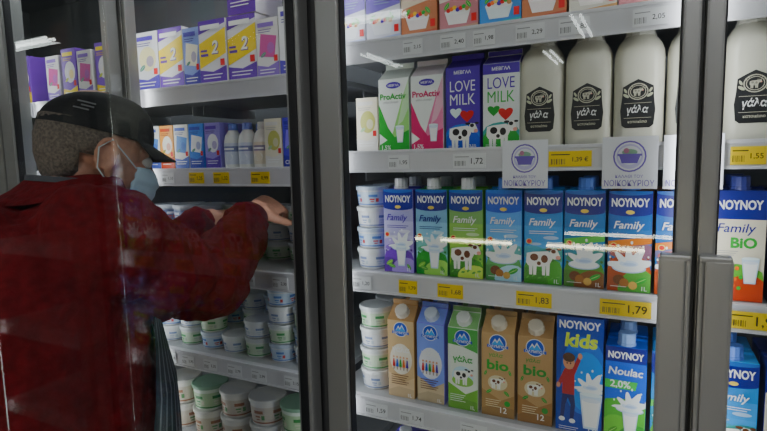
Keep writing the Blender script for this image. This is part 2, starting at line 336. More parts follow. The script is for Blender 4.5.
OL=[carton(.068,.07,.19,TAN,olym((.60,.46,.30),(.68,.54,.38),'γάλα',WHITE,'kids',(.78,.74,.66)),cap=(.72,.66,.58),top=(.5,.34,.2),gable=.03,capr=.0165,label='tan gable top milk carton with screw cap'),
 carton(.068,.07,.19,LILAC,olym((.30,.38,.76),(.62,.52,.38),'γάλα',WHITE,'kids',(.78,.78,.82)),cap=(.6,.65,.75),top=(.3,.36,.74),gable=.03,capr=.0165,label='lilac blue gable top milk carton with screw cap'),
 carton(.070,.07,.19,(.72,.76,.7),olym((.76,.79,.74),(.22,.46,.10),'γάλα',GREEN,'cow',None,(.12,.42,.12)),cap=(.7,.72,.68),top=(.3,.52,.25),gable=.03,capr=.0165,label='white and green gable top milk carton with cow'),
 carton(.072,.07,.19,KRAFT,olym(KRAFT,(.42,.27,.13),'bio',GREEN),cap=(.7,.62,.5),top=KRAFT,gable=.03,capr=.0165,label='kraft beige organic milk gable top carton'),
 carton(.072,.07,.19,KRAFT,olym((.50,.34,.19),(.38,.22,.10),'bio',(.04,.3,.06)),cap=(.7,.62,.5),top=(.48,.32,.18),gable=.03,capr=.0165,label='kraft brown organic milk carton with screw cap')]
KIDS=carton(.090,.08,.245,NAVY,kids,label='tall blue milk carton with jumping child print')
NLAC=carton(.074,.076,.195,(.03,.16,.6),nlac,cap=(.25,.4,.75),capr=.016,label='blue and green milk carton with blue cap')
# --- bottles
def srect(hw,hd,n,z,rr):
    out=[]
    for i in range(n):
        a=2*math.pi*(i+.5)/n; c,s_=math.cos(a),math.sin(a)
        k=1/((abs(c)**rr+abs(s_)**rr)**(1/rr)); out.append((hw*k*c,hd*k*s_,z))
    return out
def jug():
    t=T(); t.name='milk_bottle'; t.cat='milk bottle'; t.label='white plastic milk bottle with black label'; t.w=.086;t.d=.086;t.h=.22
    m=MB(); mm=mat((.58,.56,.47),.32,trans=.12)
    R=[srect(.038,.038,32,0,4),srect(.0425,.0425,32,.005,5),srect(.0435,.0435,32,.02,5),srect(.043,.043,32,.07,5),srect(.0435,.0435,32,.148,4.5),srect(.0432,.0432,32,.163,4),srect(.0418,.0418,32,.176,3.4),srect(.0385,.0385,32,.187,2.8),srect(.033,.033,32,.196,2.3),srect(.028,.028,32,.202,2),srect(.0255,.0255,32,.205,2)]
    m.loft(R,mm); t.body=m.mesh('milk_bottle',True)
    p=Print(.064,.090,-.0438,z0=.032)
    I=(.56,.54,.46)
    p.poly([(-.42,.06),(-.32,.0),(.32,.0),(.42,.06),(.46,.36),(.42,.60),(.40,.84),(.3,.88),(.2,.92),(0,.99),(-.2,.92),(-.3,.88),(-.40,.84),(-.42,.60),(-.46,.36)],(.02,.02,.024))
    p.ell(0,.74,.27,.17,I); p.ell(0,.74,.24,.15,BLACK); p.ell(0,.74,.21,.13,I); p.ell(0,.74,.19,.118,BLACK)
    p.cow(-.02,.745,.55,(.3,.29,.25),I)
    for i in range(9): p.ell(-.20+.05*i,.90-.09*((i-4)/4)**2,.014,.010,I)
    for s in (-1,1): p.leaf(s*.31,.66,.09,1.57-s*1.0,I); p.leaf(s*.33,.76,.07,1.57-s*.5,I)
    p.rect(-.36,.50,.36,.508,I); p.text('γάλα',0,.37,.56,WHITE,.02,.2,.20,.02); p.rect(-.36,.20,.36,.208,I); p.text('κατσικίσιο',0,.13,.5,I)
    t.parts=[('printed_label',p.mesh('printed_label','flat'),'black shield shaped label'),cap_part((.50,.49,.44),.0255,.015,(0,0,.205))]
    return t
JUG=jug()
# --- tubs
def tub(r,h,side,lid,emb,label,name='yogurt_tub',cat='yogurt tub'):
    t=T(); t.name=name; t.cat=cat; t.label=label; t.w=2*r;t.d=2*r;t.h=h; m=MB()
    sm=mat(side,.35)
    m.lathe([(r*.80,0),(r*.84,.002),(r*.93,h*.80),(r*.95,h-.006)],sm,28); t.body=m.mesh(name,True)
    l=MB(); lm=mat(lid,.35); l.lathe([(r*.96,h-.010),(r,h-.010),(r*1.005,h-.0015),(r*.97,h),(r*.90,h),(r*.89,h-.0012),(r*.3,h-.001)],lm,28)
    t.parts=[('lid',l.mesh('lid',True),None)]
    p=Print(2*r,h,0)
    def band(a0,a1,z0,z1,col,off):
        n=max(2,int((a1-a0)*6)); vs=[];fs=[]
        for i in range(n+1):
            a=a0+(a1-a0)*i/n
            for z in (z0,z1):
                rr=r*(.84+.09*z/.8)+off; vs.append((rr*math.sin(a),-rr*math.cos(a),h*z))
        for i in range(n): fs.append([2*i,2*i+2,2*i+3,2*i+1])
        p.add(vs,fs,ink(col))
    band(-3.1,3.1,.10,.72,emb[0],.0006); band(-3.1,3.1,.10,.16,emb[1],.0010)
    for i in range(5):
        a=-2.4+1.15*i; c=emb[1+i%(len(emb)-1)]
        band(a-.32,a+.24,.48,.60,emb[1],.0014); band(a-.26,a+.06,.34,.40,c,.0014); band(a+.14,a+.32,.25,.42,emb[-1],.0014); band(a-.2,a+.02,.24,.28,c,.0014)
    t.parts.append(('printed_label',p.mesh('printed_label','flat'),None))
    return t
TUBS=[tub(.0425,.050,(.62,.62,.62),(.60,.62,.63),[(.66,.67,.69),(.25,.3,.45),(.5,.55,.6)],'white yogurt tub with pale lid'),
 tub(.0425,.050,(.6,.6,.62),(.40,.47,.58),[(.5,.58,.68),(.15,.25,.5),(.5,.1,.1)],'white yogurt tub with pale blue lid'),
 tub(.0425,.055,(.6,.62,.6),(.52,.55,.57),[(.55,.63,.52),(.10,.32,.14),(.45,.5,.45)],'white yogurt tub with greenish label'),
 tub(.055,.078,(.6,.58,.54),(.56,.55,.52),[(.55,.51,.45),(.33,.18,.12),(.15,.3,.15)],'large cream colored dairy tub with lid','dairy_tub','dairy tub'),
 tub(.055,.078,(.6,.66,.6),(.2,.36,.25),[(.45,.56,.4),(.06,.24,.08),(.6,.6,.5)],'large dairy tub with green lid','dairy_tub','dairy tub'),
 tub(.0425,.055,(.24,.26,.3),(.36,.38,.42),[(.14,.16,.26),(.5,.5,.55),(.35,.08,.08)],'dark grey yogurt tub with grey lid')]
# --- small packs
def pack(p_main,circ,strip,num=None,word=None,v=0):
    def f(p):
        p.rect(-.5,0,.5,1,p_main); p.poly([(-.5,0),(.5,0),(.5,.30),(0,.22),(-.5,.26)],strip)
        if num:
            p.poly([(-.5,.8),(.5,.93),(.5,1),(-.5,1)],strip); p.poly([(-.5,.28),(.5,.48),(.5,.86),(-.5,.66)],circ); p.text(num,.10,.58,.26,(.1,.04,.3),.04,.15); p.text(num,.085,.588,.24,(.85,.85,.8),.02,.15); p.rect(-.44,.46,-.16,.50,(.15,.06,.35)); p.rect(-.44,.53,-.2,.56,(.15,.06,.35))
        else:
            p.ell(.04,.56,.36,.2,circ) if v%2==0 else p.poly([(-.4,.4),(.3,.36),(.42,.7),(-.3,.76)],circ)
            p.ell(.14,.52,.16,.09,mixc(circ,strip,.5)); p.leaf(-.2,.42,.14,.6,mixc(strip,GREEN,.5))
        if word: p.text(word,0,.12,.8,WHITE,.02)
        else: p.lines(-.38,.34,.17,2,WHITE,.05,.015)
        p.rect(-.42,.86,.3,.93,strip if not num else WHITE); p.rect(.28,.30,.44,.40,RED)
        if not num: p.lines(-.4,.2,.81,2,mixc(strip,BLACK,.3),.035,.012)
    return f
PK=[carton(.095,.11,.175,(.72,.7,.72),pack((.72,.71,.74),YEL,(.18,.07,.40),'2'),name='milk_multipack',cat='milk multipack',label='white multipack with slanted yellow band and numeral'),
 carton(.095,.11,.175,(.7,.7,.7),pack((.70,.70,.71),(.72,.68,.45),(.14,.10,.42)),name='milk_multipack',cat='milk multipack',label='white multipack with purple lower band'),
 carton(.07,.09,.17,(.22,.10,.42),pack((.24,.12,.48),(.75,.72,.75),YEL),name='milk_multipack',cat='milk multipack',label='purple multipack with white oval'),
 carton(.07,.09,.155,(.7,.68,.66),pack((.70,.68,.68),(.55,.15,.35),(.3,.2,.5),v=1),name='milk_multipack',cat='milk multipack',label='white carton with pink panel and purple band'),
 carton(.06,.09,.165,(.5,.5,.6),pack((.30,.36,.62),(.75,.72,.6),(.1,.08,.35),v=1),name='milk_multipack',cat='milk multipack',label='narrow blue carton with cream panel')]
SM=[carton(.055,.06,.128,c,pack(c,e,s_,None,wd,i),name='cream_carton',cat='cream carton',label=lb) for i,(c,e,s_,wd,lb) in enumerate([
 ((.72,.4,.15),(.78,.76,.72),(.5,.1,.05),None,'small orange and white cream carton'),
 ((.1,.25,.62),(.78,.78,.8),(.05,.08,.4),None,'small blue cream carton'),
 ((.35,.3,.62),(.8,.8,.82),(.15,.06,.4),None,'small lilac cream carton'),
 ((.74,.74,.72),(.15,.3,.6),(.1,.15,.45),None,'small white cream carton with blue panel'),
 ((.74,.70,.6),(.5,.5,.2),(.72,.7,.68),None,'small ivory cream carton'),
 ((.12,.09,.5),(.3,.25,.7),(.06,.05,.35),'CREAM','small violet blue cream carton')])]
def minib(col,lab,capc,label):
    t=T(); t.name='cream_bottle'; t.cat='cream bottle'; t.label=label; t.w=.05;t.d=.05;t.h=.12; m=MB()
    m.lathe([(.022,0),(.025,.003),(.025,.075),(.022,.09),(.013,.103),(.012,.108)],mat(sat(col),.35),24); t.body=m.mesh('cream_bottle',True)
    p=Print(.06,.058,0,curve=.0252,z0=.012); p.rect(-.5,0,.5,1,lab); p.rect(-.5,.6,.5,.85,mixc(lab,NAVY,.6)); p.ell(0,.35,.25,.2,mixc(lab,WHITE,.6)); p.rect(-.3,.68,.3,.76,WHITE)
    t.parts=[('printed_label',p.mesh('printed_label','flat'),None),cap_part(capc,.0135,.015,(0,0,.108))]; return t
MBT=[minib((.72,.72,.7),(.6,.62,.7),(.1,.15,.5),'small white cream bottle with blue cap'),minib((.72,.7,.66),(.66,.6,.5),(.6,.58,.56),'small ivory cream bottle with pale cap')]
def drink(c,e,s_):
    def f(p):
        p.rect(-.5,0,.5,1,c); p.poly([(-.5,.0),(.5,.0),(.5,.10),(-.5,.06)],s_); p.poly([(-.5,.34),(.5,.42),(.5,.62),(-.5,.55)],e); p.text('1L',.38,.03,.1,WHITE)
        # bowl with fruit and milk
        p.poly([(-.36,.24),(.30,.24),(.20,.11),(-.26,.11)],mixc(WHITE,s_,.15)); p.ell(-.03,.24,.33,.03,(.8,.8,.78))
        for i in range(7): p.ell(-.26+.08*i,.255+.012*(i%3),.055,.022,[RED,ORANGE,mixc(YEL,c,.3),PURPLE,RED,GREEN,TAN][i])
        p.leaf(-.3,.3,.1,.9,GREEN); p.leaf(.26,.30,.1,2.2,GREEN); p.lines(-.25,.3,.5,3,mixc(s_,BLACK,.3),.03,.012); p.rect(.33,.12,.46,.20,RED); p.poly([(-.5,.7),(.5,.62),(.5,.85),(-.5,.9)],s_)
    return f
TOPC=[carton(.085,.08,.2,c,drink(c,e,s_),name='drink_carton',cat='drink carton',label=lb) for c,e,s_,lb in [
 ((.66,.66,.72),(.25,.2,.5),(.45,.5,.7),'white and lilac drink carton with fruit print'),
 ((.52,.24,.14),(.7,.6,.5),(.48,.15,.10),'orange drink carton with fruit print'),
 ((.53,.27,.29),(.7,.65,.6),(.55,.38,.30),'pink drink carton with fruit print'),
 ((.12,.3,.6),(.7,.7,.7),(.1,.45,.5),'blue drink carton with fruit print'),
 ((.62,.60,.54),(.6,.15,.12),(.55,.35,.18),'white drink carton with red band')]]
# ---------------------------------------------------------------- room
def simple(name,x0,x1,y0,y1,z0,z1,m,**k):
    b=MB(); b.box(x0,x1,y0,y1,z0,z1,m); return new_obj(name,b.mesh(name),**k)
fl=mat((.22,.21,.20),.35,bump=.02,bscale=15,var=.12,name='floor_stone')
wl=mat((.10,.105,.115),.7,var=.08,bscale=3,name='wall_paint')
YW=-8
simple('floor',-9,5,YW,1.9,-.1,0,fl,kind='structure')
simple('ceiling',-9,5,YW,1.9,3.0,3.1,mat((.07,.07,.08),.8,var=.06,bscale=4),kind='structure')
simple('wall_back',-9,5,1.8,1.9,0,3,wl,kind='structure')
simple('wall_front',-9,5,YW-.1,YW,0,3,wl,kind='structure')
simple('wall_left',-9.1,-9,YW,1.9,0,3,wl,kind='structure')
simple('wall_right',5,5.1,YW,1.9,0,3,wl,kind='structure')
lampm=mat((.95,.98,1),.5,emis=20.0,name='lamp_tube')
LP=[(-6.7,-1.84,0),(-2.8,-2.95,0),(.3,-2.0,0),(2.6,-2.95,0),(-4.6,-.6,0),(-.75,-4.6,1),(-1.35,-6.4,1),(-3.6,-5.2,1),(2.2,-.6,0)]  # last entry is an added lamp brightening right-facing surfaces and fridge front
for i,(x,y,rt) in enumerate(LP):
    b=MB(); b.box(-.62,.62,-.09,.09,-.05,0,mat((.5,.5,.5),.4))
    o=new_obj('ceiling_lamp',b.mesh('ceiling_lamp',bevel=.005),None,(x,y,3.0),label='long white fluorescent ceiling lamp with two tubes',category='ceiling lamp',group='fluorescent ceiling lamps')
    if rt: o.rotation_euler[2]=math.pi/2
    for s in (-.045,.045):
        q=MB(); q.tube([(-.58,s,-.065),(.58,s,-.065)],[.016,.016],lampm,10)
        c=bpy.data.objects.new('lamp_tube',q.mesh('lamp_tube',True)); C.objects.link(c); c.parent=o
# island freezer across the aisle (seen in the glass reflections)
b=MB(); fm=mat((.45,.46,.48),.4)
b.box(-2.4,.6,-3.4,-2.55,.08,.70,fm); b.box(-2.4,.6,-3.4,-2.5,.70,.73,mat((.1,.1,.11),.4)); b.box(-2.3,.5,-3.3,-2.65,0,.08,mat(BLACK,.6))
fz=new_obj('chest_freezer',b.mesh('chest_freezer',bevel=.008),label='long grey chest freezer with lit front edge across the aisle',category='freezer')
for a,c in ((-1.95,-1.05),(-.76,-.03)):
    simple('light_strip',a,c,-2.52,-2.498,.742,.762,mat((1,.90,.62),.5,emis=70.0,name='strip_light'),parent=fz)
    simple('light_halo',a,c,-2.521,-2.500,.725,.779,mat((1,.84,.48),.5,emis=12.0,name='strip_halo'),parent=fz)  # dimmer glowing surround, added to thicken and haze the strip's reflection
simple('light_strip',-.62,.15,-2.52,-2.498,.845,.872,mat((.95,.95,.8),.5,emis=24.0,name='strip_light'),parent=fz)
q=MB()
for x in (-2.35,-.95,-.9,.55): q.box(x-.01,x+.01,-3.35,-2.5,.73,.90,fm)
q.box(-2.4,.6,-2.515,-2.495,.782,.792,fm); q.box(-2.4,.6,-2.515,-2.495,.875,.90,fm); new_obj('rim_frame',q.mesh('rim_frame'),parent=fz)
# ---------------------------------------------------------------- fridge
FX,FY=-.69,1.3
fr=new_obj('display_fridge',None,None,(FX,FY,0),label='long grey glass door supermarket dairy fridge with lit shelves',category='display fridge')
W[fr.name]=Matrix.Translation((FX,FY,0))
alu=mat((.29,.29,.28),.36,.35,name='aluminium_frame'); alud=mat((.09,.09,.09),.45,.2); alul=mat((.31,.31,.30),.36,.35)
inner=mat((.13,.14,.155),.5,var=.05,bscale=6)
b=MB(); X0,X1=-2.8,1.53
b.box(X0,X1,1.62,1.70,.1,2.35,inner); b.box(X0,X1,1.0,1.62,2.25,2.35,inner); b.box(X0,X1,1.0,1.62,.1,.2,inner); b.box(X0,X0+.04,1.0,1.62,.2,2.25,inner); b.box(X1-.04,X1,1.0,1.62,.2,2.25,inner)
b.box(X0,X1,1.0,1.66,0,.1,alud); new_obj('body',b.mesh('body'),parent=fr)
MX=[(-2.79,-2.73),(-1.865,-1.80),(-1.345,-1.28),(-.735,-.62),(.045,.088),(.77,.83),(1.47,1.53)]
for a,c in MX:
    q=MB(); q.box(a,c,1.002,1.035,.2,2.25,alu); q.box(a+.012,c-.012,.999,1.003,.2,2.25,alud)
    new_obj('mullion',q.mesh('mullion',bevel=.003),parent=fr)
LED=mat((.95,.97,1),.5,emis=3.0,name='led_strip')
for a,c in MX[1:6]:
    q=MB(); mx=(a+c)/2; q.box(mx-.008,mx+.008,1.036,1.042,.25,2.2,LED); new_obj('led_strip',q.mesh('led_strip'),parent=fr)
q=MB(); q.box(X0,X1,.955,1.0,2.215,2.42,alu); new_obj('header_panel',q.mesh('header_panel',bevel=.004),parent=fr)
gm=glass_mat()
def door(hx,wd,sgn,ang,stile=.025,hst=.055):
    b=MB(); z0,z1=.22,2.2; y0,y1=-.018,.018
    def bx(a,c,*r): b.box(min(a*sgn,c*sgn),max(a*sgn,c*sgn),*r)
    bx(0,hst,y0,y1,z0,z1,alu); bx(wd-stile,wd,y0,y1,z0,z1,alu); bx(hst,wd-stile,y0,y1,z0,z0+.06,alu); bx(hst,wd-stile,y0,y1,z1-.06,z1,alu)
    d=new_obj('door',b.mesh('door',bevel=.004),parent=fr); d.matrix_parent_inverse=Matrix.Translation((-FX,-FY,0))
    d.location=(hx,.98,0); d.rotation_euler[2]=ang
    def sub(nm,mb,**k):
        c=bpy.data.objects.new(nm,mb.mesh(nm,**k)); C.objects.link(c); c.parent=d; return c
    g=MB(); a,c=hst*sgn,(wd-stile)*sgn
    g.add([(a,0,z0+.06),(c,0,z0+.06),(c,0,z1-.06),(a,0,z1-.06)],[[0,1,2,3]],gm); sub('glass_pane',g)
    k=MB()
    def kb(a,c,*r): k.box(min(a*sgn,c*sgn),max(a*sgn,c*sgn),*r)
    kb(hst,hst+.003,-.010,.010,z0+.06,z1-.06,mat(BLACK,.6)); kb(wd-stile-.003,wd-stile,-.010,.010,z0+.06,z1-.06,mat(BLACK,.6)); sub('gasket',k)
    h=MB()
    def hb(a,c,*r): h.box(min(a*sgn,c*sgn),max(a*sgn,c*sgn),*r)
    hb(wd-.010,wd-.002,-.040,-.018,.62,1.332,alul); hb(wd-.046,wd-.010,-.044,-.034,.62,1.332,alul); hb(wd-.046,wd-.002,-.044,-.018,1.328,1.338,alul); hb(wd-.046,wd-.002,-.044,-.018,.615,.625,alul); hb(wd-.048,wd-.043,-.044,-.028,.62,1.332,alu)
    sub('handle',h,bevel=.003)
    return d
door(-.643,.705,1,0); door(.805,.737,-1,0); door(-.690,.73,-1,math.radians(90),.025,.04); door(-1.84,.535,1,0); door(-1.85,.64,-1,0)
# shelves
def tag(shelf,x,zt,wd,yellow,price):
    p=Print(wd,.030,1.0565,z0=zt-.037); p.w=wd
    col=(.80,.60,.05) if yellow else (.74,.74,.76)
    p.rect(-.5,0,.5,1,col); p.text(price,.24,.45,.36,BLACK,.005); p.rect(-.44,.74,.0,.80,BLACK if yellow else GREY)
    for i in range(9): p.rect(-.44+i*.04,.15,-.44+i*.04+(.010 if i%3 else .02),.50,(.05,.05,.05))
    p.box(-.5*wd,.5*wd,1.0562,1.0575,zt-.037,zt-.007,ink(col))
    p.v=[(a+x,b2,c) for a,b2,c in p.v]
    t=new_obj('price_tag',p.mesh('price_tag','flat'),parent=shelf)
    t['label']='yellow price tag with barcode' if yellow else 'white price tag with barcode'
railm=mat((.60,.59,.63),.35,var=.04,bscale=8); deckm=mat((.40,.41,.43),.4,var=.05,bscale=10)
def shelf(x0,x1,z,tags=()):
    b=MB(); b.box(x0,x1,1.075,1.56,z-.014,z,deckm)
    for x in (x0+.02,x1-.024): b.box(x,x+.004,1.34,1.6,z-.045,z-.014,deckm)
    s=new_obj('shelf',b.mesh('shelf'),parent=fr)
    r=MB(); r.box(x0,x1,1.058,1.075,z-.042,z+.004,railm); r.box(x0,x1,1.0555,1.059,z-.0445,z-.040,railm); r.box(x0,x1,1.0555,1.059,z-.002,z+.005,railm); new_obj('price_rail',r.mesh('price_rail',bevel=.001),parent=s)
    for t in tags: tag(s,t[0],z,*t[1:])
ZR=[1.756,1.513,1.233,.927,.62]; ZL=[1.704,1.480,1.21,.95,.67]
shelf(-.70,.055,ZR[0],[(-.46,.045,0,'2,15'),(-.37,.055,0,'2,40'),(-.305,.045,0,'1,98'),(-.215,.055,0,'2,29'),(-.135,.055,0,'1,85'),(-.01,.055,0,'2,05')])
shelf(-.70,.055,ZR[1],[(-.498,.05,0,'1,95'),(-.337,.07,0,'1,72'),(-.139,.078,1,'1,39 €')])
shelf(-.70,.055,ZR[2],[(-.481,.045,1,'1,79'),(-.381,.058,1,'1,68'),(-.204,.07,1,'1,83'),(-.037,.088,1,'1,79'),(-.60,.05,0,'1,20')])
shelf(-.70,.055,ZR[3],[(-.57,.06,0,'1,59'),(-.478,.06,0,'1,74'),(-.33,.06,0,'2,12'),(-.2,.06,1,'2,12')])
shelf(-.70,.055,ZR[4])
for i,z in enumerate(ZR): shelf(.070,.79,z,[(.142,.05,1,'1,55')] if i==1 else [(.160,.085,1,'1,91')] if i==2 else [])
LX=-1.378
shelf(LX,-.715,ZL[0]); shelf(LX,-.715,ZL[1],[(-1.22,.05,0,'1,10'),(-1.11,.055,1,'1,25'),(-1.02,.055,1,'1,32'),(-.888,.06,1,'0,99')])
shelf(LX,-.715,ZL[2],[(-.84,.05,0,'2,30'),(-.95,.05,0,'2,10')]); shelf(LX,-.715,ZL[3],[(x,.05,0,s) for x,s in ((-1.26,'3,10'),(-1.187,'2,95'),(-1.10,'3,35'),(-1.01,'2,79'),(-.925,'2,99'),(-.815,'3,15'))])
shelf(LX,-.715,ZL[4])
for z in ZL: shelf(-1.83,-1.385,z)
for z in ZL: shelf(-2.77,-1.84,z)
# ---------------------------------------------------------------- products on shelves
YF=1.097
def row(ts,edges,z,group,rows=2,gap=.004):
    for t,x in zip(ts,edges):
        for r in range(rows):
            place(t,x,YF+t.d/2+random.uniform(0,.004)+r*(t.d+.006),z,group,bare=(r>0))
z=ZR[2]
row(NOY,[-.520+.0812*i for i in range(7)],z+.0005,'milk cartons on the middle shelf')
row([NOY[6],BIOC,BIOC],[.048,.141,.226],z+.0005,'milk cartons on the middle shelf')
row(MEV,[-.527,-.446,-.364,-.282],ZR[1]+.0005,'gable top cartons on the upper shelf')
row([JUG]*7,[-.204+.0890*i for i in range(3)]+[.0635,.1525,.2415,.3305],ZR[1]+.0005,'white milk bottles on the upper shelf',1)
row(OL,[-.521,-.446,-.367,-.288,-.209],ZR[3]+.0005,'gable top cartons on the lower shelf')
row([KIDS],[-.121],ZR[3]+.0005,'gable top cartons on the lower shelf')
row([NLAC,NOY[5],NOY[4],BIOC],[-.034,.050,.143,.23],ZR[3]+.0005,'milk on the lower shelf')
row([TOPC[i] for i in (0,0,1,2,3,1,4,2,4)],[-.64,-.55,-.462,-.373,-.285,-.197,-.108,-.02,.15],ZR[0]+.0005,'drink cartons on the top shelf',1)
row([TOPC[3],TOPC[1]],[.25,.34],ZR[0]+.0005,'drink cartons on the top shelf',1)
row([NOY[i] for i in (0,3,5,4,2,6,1)],[-.52+.0812*i for i in range(7)],ZR[4]+.0005,'cartons on the lowest shelf',1)
def stack(ts,x,y,z,n,group,j=.0005):
    zz=z+.0005
    for i in range(n):
        t=ts[i%len(ts)]; place(t,x+random.uniform(-j,j),y+random.uniform(-.001,.001),zz,group,rot=random.uniform(-.6,.6)); zz+=t.h+.0003
place(SM[4],-.600,YF+.035,ZR[1]+.0005,'small cream cartons',rot=0.02)
for yy in (YF+.044,YF+.132): stack([TUBS[0],TUBS[1]],-.607,yy,ZR[2],4,'yogurt tubs on the middle shelf'); stack([TUBS[0],TUBS[2]],-.607,yy,ZR[3],4,'yogurt tubs on the lower shelf')
# left bay
row([PK[i] for i in (1,0,4,0,0,3,1)],[-1.325,-1.226,-1.146,-1.065,-.966,-.880,-.794],ZL[0]+.0005,'multipacks on the top shelf',1)
row([PK[2],PK[0]],[-.785,-.96],ZL[0]+.1765,'multipacks on the top shelf',1)
row([SM[3],SM[0],SM[3],SM[1],SM[2],MBT[0],MBT[0],MBT[1],SM[4],SM[5],SM[5]],[-1.322,-1.262,-1.204,-1.146,-1.088,-1.032,-.980,-.928,-.874,-.816,-.758],ZL[1]+.0005,'small cream packs',2)
for i,x in enumerate([-1.332,-1.245,-1.158,-1.071,-.984,-.897,-.810]):
    k=[3,3,3,2,0,0,3][i]
    if k: stack([TUBS[5] if i<4 else TUBS[2],TUBS[2]],x,YF+.047,ZL[2],k,'yogurt tubs on the middle shelf')
    stack([TUBS[2],TUBS[0]],x,YF+.145,ZL[2],3,'yogurt tubs on the middle shelf')
for i,x in enumerate([-1.332,-1.246,-1.160,-1.074,-.988,-.902,-.816]):
    k=[3,2,3,1,2,4,3][i]; stack([TUBS[(i*2+j)%3] for j in range(3)],x,YF+.045,ZL[3],k,'stacked tubs on the lower shelf',.0008)
    stack([TUBS[(i+j+1)%3] for j in range(3)],x,YF+.134,ZL[3],4 if i>4 else 3,'stacked tubs on the lower shelf')
for i,x in enumerate([-1.319,-1.206,-1.093,-.980,-.867]):
    stack([TUBS[3],TUBS[4] if i in (1,4) else TUBS[3]],x,YF+.057,ZL[4],2,'large tubs on the bottom shelf')
# far left bays
row([PK[i] for i in (3,2,3,2,4)],[-1.775,-1.69,-1.605,-1.52,-1.435],ZL[0]+.0005,'cartons in the far bay',1)
row([SM[i] for i in (1,2,3,0,2,1)],[-1.77+.065*i for i in range(6)],ZL[1]+.0005,'small cartons in the far bay',1)
row([TOPC[i] for i in (0,3,4,0)],[-1.77+.092*i for i in range(4)],ZL[2]+.0005,'drink cartons in the far bay',1)
row([PK[i] for i in (2,3,2,3,2)],[-2.26,-2.18,-2.10,-2.02,-1.94],ZL[0]+.0005,'cartons in the farthest bay',1)
# ---------------------------------------------------------------- paper signs hanging on rail
def sign(x0,x1):
    w=x1-x0; h=.094; z0=1.435
    p=Print(w,h,1.052,z0=z0); p.box(-w/2,w/2,1.0522,1.0530,z0,z0+h,ink((.76,.76,.80)))
    p.rect(-.5,0,.5,1,(.76,.76,.80)); V=(.22,.16,.48)
    p.ell(0,.62,.30,.30,V); p.ell(0,.62,.27,.27,(.76,.76,.80)); p.ell(0,.62,.24,.24,(.58,.55,.74)); p.ell(0,.64,.21,.18,(.76,.76,.80))
    p.poly([(-.2,.66),(.2,.66),(.14,.49),(-.14,.49)],V); p.ell(0,.70,.14,.06,(.3,.45,.35)); p.ell(-.06,.73,.05,.05,(.5,.25,.35)); p.rect(-.22,.63,.22,.67,V)
    p.text('ΚΑΛΑΘΙ ΤΟΥ',0,.24,.5,V,.0); p.text('ΝΟΙΚΟΚΥΡΙΟΥ',0,.11,.90,V,.0,0,.12)
    p.v=[(a+(x0+x1)/2,b2,c) for a,b2,c in p.v]
    new_obj('paper_sign',p.mesh('paper_sign','flat'),label='white paper sign with violet basket emblem on shelf rail',category='sign',group='paper signs on the shelf rail')
sign(-.2666,-.1785); sign(-.0818,.0097); sign(.018,.108)
# ---------------------------------------------------------------- person
def remesh(mb,name,mats,vox,sm=6,disp=0,dscale=.1,matfn=None):
    me=bpy.data.meshes.new('tmp'); me.from_pydata(mb.v,[],mb.f)
    bm=bmesh.new(); bm.from_mesh(me); bmesh.ops.recalc_face_normals(bm,faces=bm.faces); bm.to_mesh(me); bm.free()
    o=bpy.data.objects.new('tmp',me); C.objects.link(o)
    r=o.modifiers.new('r','REMESH'); r.mode='VOXEL'; r.voxel_size=vox; r.use_smooth_shade=True
    s=o.modifiers.new('s','SMOOTH'); s.factor=.5; s.iterations=sm
    if disp:
        for k,(a,b_) in enumerate(((disp,dscale),(disp*.5,dscale*.38))):
            tx=bpy.data.textures.new('folds','CLOUDS'); tx.noise_scale=b_; tx.noise_depth=1
            d=o.modifiers.new('d','DISPLACE'); d.texture=tx; d.strength=a; d.mid_level=.5; d.texture_coords='LOCAL'
    bpy.context.view_layer.update()
    out=bpy.data.meshes.new_from_object(o.evaluated_get(bpy.context.evaluated_depsgraph_get())); out.name=name
    bpy.data.objects.remove(o)
    out.materials.clear()
    for m in mats: out.materials.append(m)
    out.polygons.foreach_set('use_smooth',[True]*len(out.polygons))
    out.polygons.foreach_set('material_index',[0]*len(out.polygons))
    return out
pr=new_obj('person',None,None,(-.96,.53,0),label='person in black cap, face mask and red jacket reaching into fridge',category='person')
W[pr.name]=Matrix.Translation((-.96,.53,0))
yaw=math.radians(-20.6); Rl=Vector((math.cos(yaw),math.sin(yaw),0)); Fm=Vector((-math.sin(yaw),math.cos(yaw),0))
HC=Vector((-.935,.655,1.520)); HM=Matrix.Translation(HC)@Matrix.Rotation(yaw,4,'Z')@Matrix.Rotation(math.radians(-16),4,'X')@Matrix.Scale(.95,4)
RS=Vector((-.812,.555,1.368)); LS=Vector((-1.13,.67,1.370)); RE=Vector((-.825,.800,1.250)); LE=Vector((-1.15,.92,1.25))
RWr=Vector((-.888,1.025,1.370)); LWr=Vector((-1.060,1.050,1.350))
skin=mat((.48,.23,.15),.5,bump=.12,bscale=90,var=.12,trans=.08,name='skin')
B=MB()
def hd(c): return HM@Vector(c)
R3=HM.to_3x3()
B.ball(hd((0,-.012,.028)),(.077,.098,.095),None,24,R3); B.ball(hd((0,.03,-.045)),(.058,.062,.072),None,20,R3)
B.ball(hd((0,.066,-.088)),(.030,.026,.024),None,14,R3); B.ball(hd((0,.068,.018)),(.052,.020,.020),None,14,R3)
B.tube([hd((0,.082,.012)),hd((0,.100,-.018)),hd((0,.108,-.034))],[.009,.013,.016],None,10); B.ball(hd((0,.102,-.036)),(.019,.014,.012),None,12,R3)
